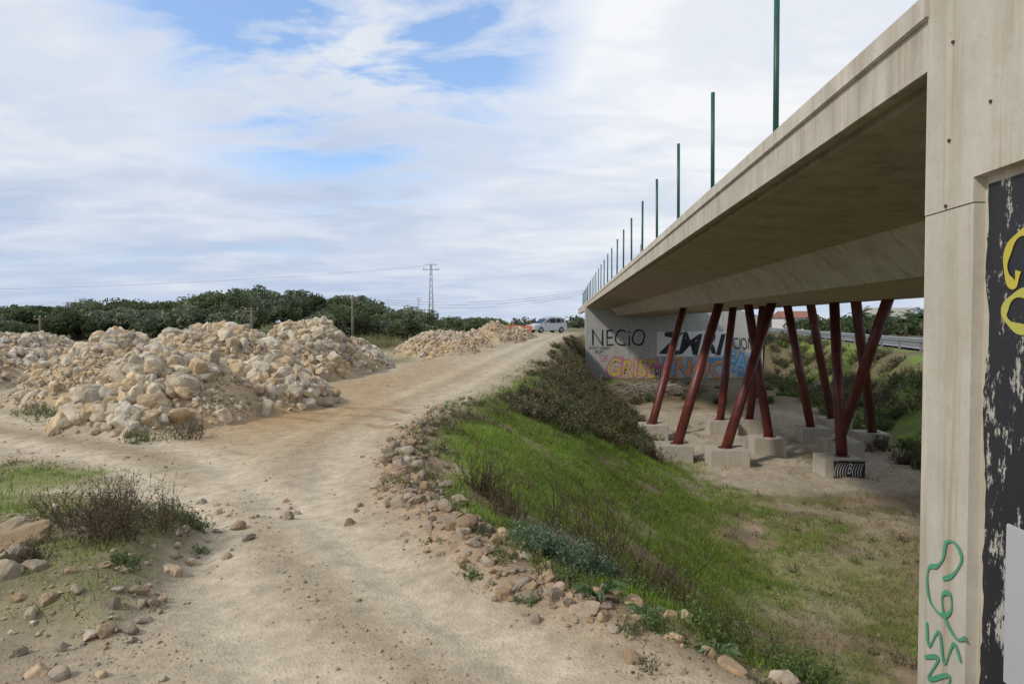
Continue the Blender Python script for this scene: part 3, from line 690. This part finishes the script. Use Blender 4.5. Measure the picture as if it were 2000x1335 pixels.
# ------------------------------------------------------------ car
def car(x,y,rz):
    e=empty('silver_minivan',(x,y,float(H(np.array([x]),np.array([y]))[0])+.02),rz)
    mb=simple('silver_car_paint',(.62,.64,.67),.3,.4,.03);mgl=simple('car_glass',(.02,.025,.03),.08,0,.1);mt=simple('tyre_rubber',(.02,.02,.02),.8);mr=simple('wheel_rim',(.4,.4,.42),.35,.7);ml=simple('headlamp_glass',(.6,.62,.65),.15);mred=simple('tail_lamp',(.3,.02,.02),.3);mpl=simple('bumper_plastic',(.03,.03,.03),.6)
    L=[(-2.12,.32),(-2.16,.62),(-2.08,.78),(-1.2,.98),(-.95,1.02),(2.0,1.05),(2.12,.85),(2.14,.45),(2.05,.28),(1.65,.25),(1.58,.5),(1.35,.62),(1.1,.5),(1.03,.25),(-1.0,.25),(-1.07,.5),(-1.32,.62),(-1.55,.5),(-1.62,.28)]
    n=len(L);V=[(p[0],-.86,p[1]) for p in L]+[(p[0],.86,p[1]) for p in L]
    F=[tuple(range(n)),tuple(range(2*n-1,n-1,-1))]+[(i,(i+1)%n,n+(i+1)%n,n+i) for i in range(n)]
    pymesh('body',V,F,mb,e,bevel=.035)
    G=[(-1.15,.96),(-.35,1.52),(.1,1.62),(1.6,1.60),(1.85,1.5),(2.05,1.0)];m=len(G);V=[]
    for sgn in(-1,1):
        for (gx,gz_) in G: V.append((gx,sgn*(.82-.14*(gz_-.96)/.66),gz_))
    pymesh('cabin',V,[tuple(range(m)),tuple(range(2*m-1,m-1,-1))]+[(i,(i+1)%m,m+(i+1)%m,m+i) for i in range(m)],mb,e,bevel=.02)
    def side(pts,nm,mat,s,pr=.012):
        pymesh(nm,[(gx,s*(.82-.14*(gz_-.96)/.66+pr),gz_) for (gx,gz_) in pts],[tuple(range(len(pts)))],mat,e)
    for s in(-1,1):
        side([(-.92,1.04),(-.35,1.42),(-.28,1.46),(-.2,1.04)],'front_quarter_window',mgl,s)
        side([(-.14,1.04),(-.2,1.48),(.05,1.52),(.62,1.53),(.66,1.04)],'front_window',mgl,s)
        side([(.72,1.04),(.7,1.53),(1.3,1.52),(1.38,1.04)],'rear_window',mgl,s)
        side([(1.46,1.06),(1.38,1.5),(1.62,1.48),(1.82,1.1)],'rear_quarter_window',mgl,s)
        box('mirror',-.72,-.55,s*.98-.1,s*.98+.1,1.0,1.14,mb,e,bevel=.03)
        for wx in(-1.32,1.34):
            tube('tyre',(wx,s*.66,.32),(wx,s*.87,.32),.32,.32,mt,e,24);tube('rim',(wx,s*.86,.32),(wx,s*.885,.32),.2,.19,mr,e,16)
        box('headlamp',-2.14,-1.85,s*.62-.16,s*.62+.16,.68,.84,ml,e,bevel=.03)
        box('tail_lamp',2.02,2.15,s*.78-.07,s*.78+.07,.85,1.3,mred,e,bevel=.02)
    pymesh('windscreen',[(-1.13,-.72,1.02),(-1.13,.72,1.02),(-.38,.64,1.51),(-.38,-.64,1.51)],[(0,1,2,3)],mgl,e)
    box('grille',-2.18,-2.1,-.4,.4,.5,.62,mpl,e,bevel=.01);box('number_plate',-2.19,-2.17,-.26,.26,.4,.5,P_white,e)
    box('roof_rail_l',-.1,1.5,-.62,-.58,1.63,1.67,mpl,e);box('roof_rail_r',-.1,1.5,.58,.62,1.63,1.67,mpl,e)
car(3.7,73,math.radians(33))
# ------------------------------------------------------------ orange barrier
of=empty('orange_mesh_barrier');mo=simple('orange_plastic_mesh',(.8,.16,.04),.6)
pp=[(-1.3,66),(.1,65.5),(1.9,66)]
for k in range(2):
    (xa,ya),(xb,yb)=pp[k],pp[k+1]
    for j in range(9):
        z=.5+j*.1;pymesh('strand_h',[(xa,ya,z),(xb,yb,z),(xb,yb,z+.06),(xa,ya,z+.06)],[(0,1,2,3)],mo,of)
    for j in range(21):
        s=j/20;x=xa+(xb-xa)*s;y=ya+(yb-ya)*s;pymesh('strand_v',[(x-.012,y-.01,.45),(x+.02,y-.01,.45),(x+.02,y-.01,1.38),(x-.012,y-.01,1.38)],[(0,1,2,3)],mo,of)
for (x,y) in pp: tube('post',(x,y,.1),(x,y,1.6),.03,.03,mo,of,6)
# ------------------------------------------------------------ poles & wires
def pylon(x,y,top,w=.9):
    e=empty('lattice_pylon',(x,y,0));c=lambda z:w*(1-.72*z/top)/2
    zs=np.linspace(0,top,12)
    for sx in(-1,1):
        for sy in(-1,1): tube('leg',(sx*w/2,sy*w/2,0),(sx*c(top),sy*c(top),top),.05,.04,M_steel,e,5)
    for i in range(11):
        z0,z1=zs[i],zs[i+1];a,b_=c(z0),c(z1)
        for (p,q) in [((-a,-a,z0),(b_,-b_,z1)),((a,-a,z0),(-b_,-b_,z1)),((-a,a,z0),(b_,b_,z1)),((a,-a,z0),(b_,b_,z1)),((-a,-a,z0),(-b_,b_,z1))]: tube('brace',p,q,.025,.025,M_steel,e,4)
    tube('crossarm',(-1.1,0,top-.1),(1.1,0,top-.1),.05,.05,M_steel,e,5);tube('crossarm_low',(-1.4,0,top-1.0),(1.4,0,top-1.0),.05,.05,M_steel,e,5)
    for s in(-1.3,1.3,-.9,.9): tube('insulator',(s,0,top-1.0),(s,0,top-.7),.06,.04,M_wood,e,6)
pylon(-14.2,120,11.9)
pylon(-41,300,12.5,1.2)
def upole(x,y,top):
    e=empty('utility_pole',(x,y,0));tube('pole',(0,0,float(H0(np.array([x]),np.array([y]))[0])-.3),(0,0,top),.13,.09,M_wood,e,8)
    tube('crossarm',(-.5,0,top-.25),(.5,0,top-.25),.05,.05,M_wood,e,5)
    for s in(-.45,0,.45): tube('insulator',(s,0,top-.2),(s,0,top+.05),.04,.03,M_steel,e,5)
upole(-12.6,54,3.8);upole(-20.2,53,2.75);upole(-38,55,2.15)
B=Batch()
def wire(p,q,sag,r=.012,n=24):
    p=np.array(p,float);q=np.array(q,float);s=np.linspace(0,1,n+1)[:,None];P=p+(q-p)*s;P[:,2]-=4*sag*(s*(1-s))[:,0]
    B.add(ribbons(P[:-1],P[1:],r,r),(.08,.08,.08));B.add(ribbons(P[:-1],P[1:],r,r),(.08,.08,.08))
wire((-38,55,2.1),(-20.2,53,2.7),.35);wire((-20.2,53,2.7),(-12.6,54,3.7),.45);wire((-38,55,2.1),(-70,60,2.4),.4)
for k,o in enumerate((0,.5,1.0)): wire((-12.6,54,3.7-.25*k*.5),(6.8,62,4.6-.3*o),.75+.1*k,.010)
for o in(-1.1,1.1): wire((-14.2+o,120,11.6),(-150,110,7.5),2.2,.009);
B.build('overhead_wires',M_twig)
e=empty('radio_mast',(31,165,0))
for s in((-.4,0),(.4,0),(0,.5)): tube('leg',(s[0],s[1],0),(s[0]*.3,s[1]*.3,20.5),.06,.05,M_steel,e,4)
for k in range(14): tube('brace',(-.4*(1-k*.05),0,k*1.45),(.4*(1-k*.05),0,k*1.45+1.45),.04,.04,M_steel,e,4)
mw=simple('white_render',(.62,.6,.55),.9,0,.1);mrf=simple('terracotta_roof',(.3,.13,.08),.9);mgl=simple('window_dark',(.04,.05,.06),.2)
def house(x,y,w,d,h,roof=True):
    e=empty('white_house',(x,y,0));box('walls',-w/2,w/2,-d/2,d/2,-.3,h,mw,e)
    if roof: pymesh('roof',[(-w/2-.3,-d/2-.3,h),(w/2+.3,-d/2-.3,h),(w/2+.3,d/2+.3,h),(-w/2-.3,d/2+.3,h),(-w/2,0,h+1.3),(w/2,0,h+1.3)],[(0,1,5,4),(2,3,4,5),(0,4,3),(1,2,5)],mrf,e)
    for k in range(3): box('window_%d'%k,-w/2+w*(.2+.28*k)-.4,-w/2+w*(.2+.28*k)+.4,-d/2-.02,-d/2+.05,1.0,2.2,mgl,e)
house(76,140,9,7,4.6,False);house(56,135,7,6,2.6)
# ------------------------------------------------------------ sky
W=bpy.data.worlds.new('World');S.world=W;W.use_nodes=True;nt=W.node_tree
for n in list(nt.nodes): nt.nodes.remove(n)
out=N(nt,'ShaderNodeOutputWorld');sky=N(nt,'ShaderNodeTexSky',sky_type='NISHITA',sun_disc=False)
EL=math.radians(40);AZ=math.radians(240);sky.sun_elevation=EL;sky.sun_rotation=AZ
bg=N(nt,'ShaderNodeBackground');bg.inputs[1].default_value=.15;nt.links.new(sky.outputs[0],bg.inputs[0])
tc=N(nt,'ShaderNodeTexCoord');sx=N(nt,'ShaderNodeSeparateXYZ');nt.links.new(tc.outputs['Generated'],sx.inputs[0])
za=N(nt,'ShaderNodeMath',operation='MAXIMUM');nt.links.new(sx.outputs[2],za.inputs[0]);za.inputs[1].default_value=0
zb=N(nt,'ShaderNodeMath',operation='ADD');nt.links.new(za.outputs[0],zb.inputs[0]);zb.inputs[1].default_value=.12
dv=N(nt,'ShaderNodeVectorMath',operation='DIVIDE');nt.links.new(tc.outputs['Generated'],dv.inputs[0])
cx=N(nt,'ShaderNodeCombineXYZ')
for i in range(3): nt.links.new(zb.outputs[0],cx.inputs[i])
nt.links.new(cx.outputs[0],dv.inputs[1])
def wn(scale,detail,sc,loc=(0,0,0),dist=0,rough=.55,rot=0):
    mp=N(nt,'ShaderNodeMapping');mp.inputs['Scale'].default_value=sc;mp.inputs['Location'].default_value=loc;mp.inputs['Rotation'].default_value=(0,0,rot)
    nt.links.new(dv.outputs[0],mp.inputs[0]);n=N(nt,'ShaderNodeTexNoise');n.inputs['Scale'].default_value=scale;n.inputs['Detail'].default_value=detail;n.inputs['Distortion'].default_value=dist;n.inputs['Roughness'].default_value=rough
    nt.links.new(mp.outputs[0],n.inputs['Vector']);return n.outputs['Fac']
n1=wn(.8,7,(.8,1.0,.3),(3.1,1.7,0),.35);n2=wn(2.0,8,(.8,1.3,.3),(0,5,0),.4,.55,.5);n3=wn(.5,5,(1,1,.3),(8,2,1))
def dot(v):
    v=Vector(v).normalized();d=N(nt,'ShaderNodeVectorMath',operation='DOT_PRODUCT');nt.links.new(tc.outputs['Generated'],d.inputs[0]);d.inputs[1].default_value=v;return d.outputs['Value']
def mth(op,a,b):
    m=N(nt,'ShaderNodeMath',operation=op)
    for s,v in((m.inputs[0],a),(m.inputs[1],b)):
        if isinstance(v,(int,float)): s.default_value=v
        else: nt.links.new(v,s)
    return m.outputs[0]
br=mth('ADD',ramp(nt,n1,.42,.64,0,.45),ramp(nt,n2,.42,.68,0,.5))
br=mth('ADD',br,ramp(nt,dot((.30,1,.52)),.84,.995,0,.7))
br=mth('MULTIPLY',br,ramp(nt,sx.outputs[2],.0,.25,.5,1))
rc=N(nt,'ShaderNodeClamp');nt.links.new(br,rc.inputs[0])
cc=mixc(nt,rc.outputs[0],(.50,.60,.78),(.92,.935,.96))
cb_=N(nt,'ShaderNodeBackground');nt.links.new(cc,cb_.inputs[0]);cb_.inputs[1].default_value=1.0
g1=mth('MULTIPLY',ramp(nt,dot((-.24,1,.50)),.945,.999),ramp(nt,n2,.44,.62,0,1.9))
g2=mth('MULTIPLY',ramp(nt,n3,.50,.66,0,.45),ramp(nt,n1,.52,.38,0,1))
gap=N(nt,'ShaderNodeClamp');nt.links.new(mth('MAXIMUM',g1,g2),gap.inputs[0])
veil=N(nt,'ShaderNodeBackground');veil.inputs[0].default_value=(.05,.17,.42,1);veil.inputs[1].default_value=.75
av=N(nt,'ShaderNodeAddShader');nt.links.new(bg.outputs[0],av.inputs[0]);nt.links.new(veil.outputs[0],av.inputs[1])
mx=N(nt,'ShaderNodeMixShader');nt.links.new(mth('MULTIPLY',gap.outputs[0],.9),mx.inputs[0]);nt.links.new(cb_.outputs[0],mx.inputs[1]);nt.links.new(av.outputs[0],mx.inputs[2])
nt.links.new(mx.outputs[0],out.inputs[0])
sun=bpy.data.lights.new('sun','SUN');sun.energy=2.4;sun.angle=math.radians(5);sun.color=(1,.93,.82)
so=bpy.data.objects.new('sun',sun);S.collection.objects.link(so)
dirv=Vector((math.sin(AZ)*math.cos(EL),math.cos(AZ)*math.cos(EL),math.sin(EL)))
so.rotation_euler=dirv.to_track_quat('Z','Y').to_euler();so.location=(-20,-20,30)
cam=bpy.data.cameras.new('camera');cam.lens=24;cam.sensor_width=36;cam.clip_end=9000;cam.clip_start=.05
co=bpy.data.objects.new('camera',cam);S.collection.objects.link(co);co.location=(0,0,EYE);co.rotation_euler=(math.radians(90-1.63),0,0)
S.camera=co
S.view_settings.view_transform='Standard';S.view_settings.look='None';S.view_settings.exposure=0
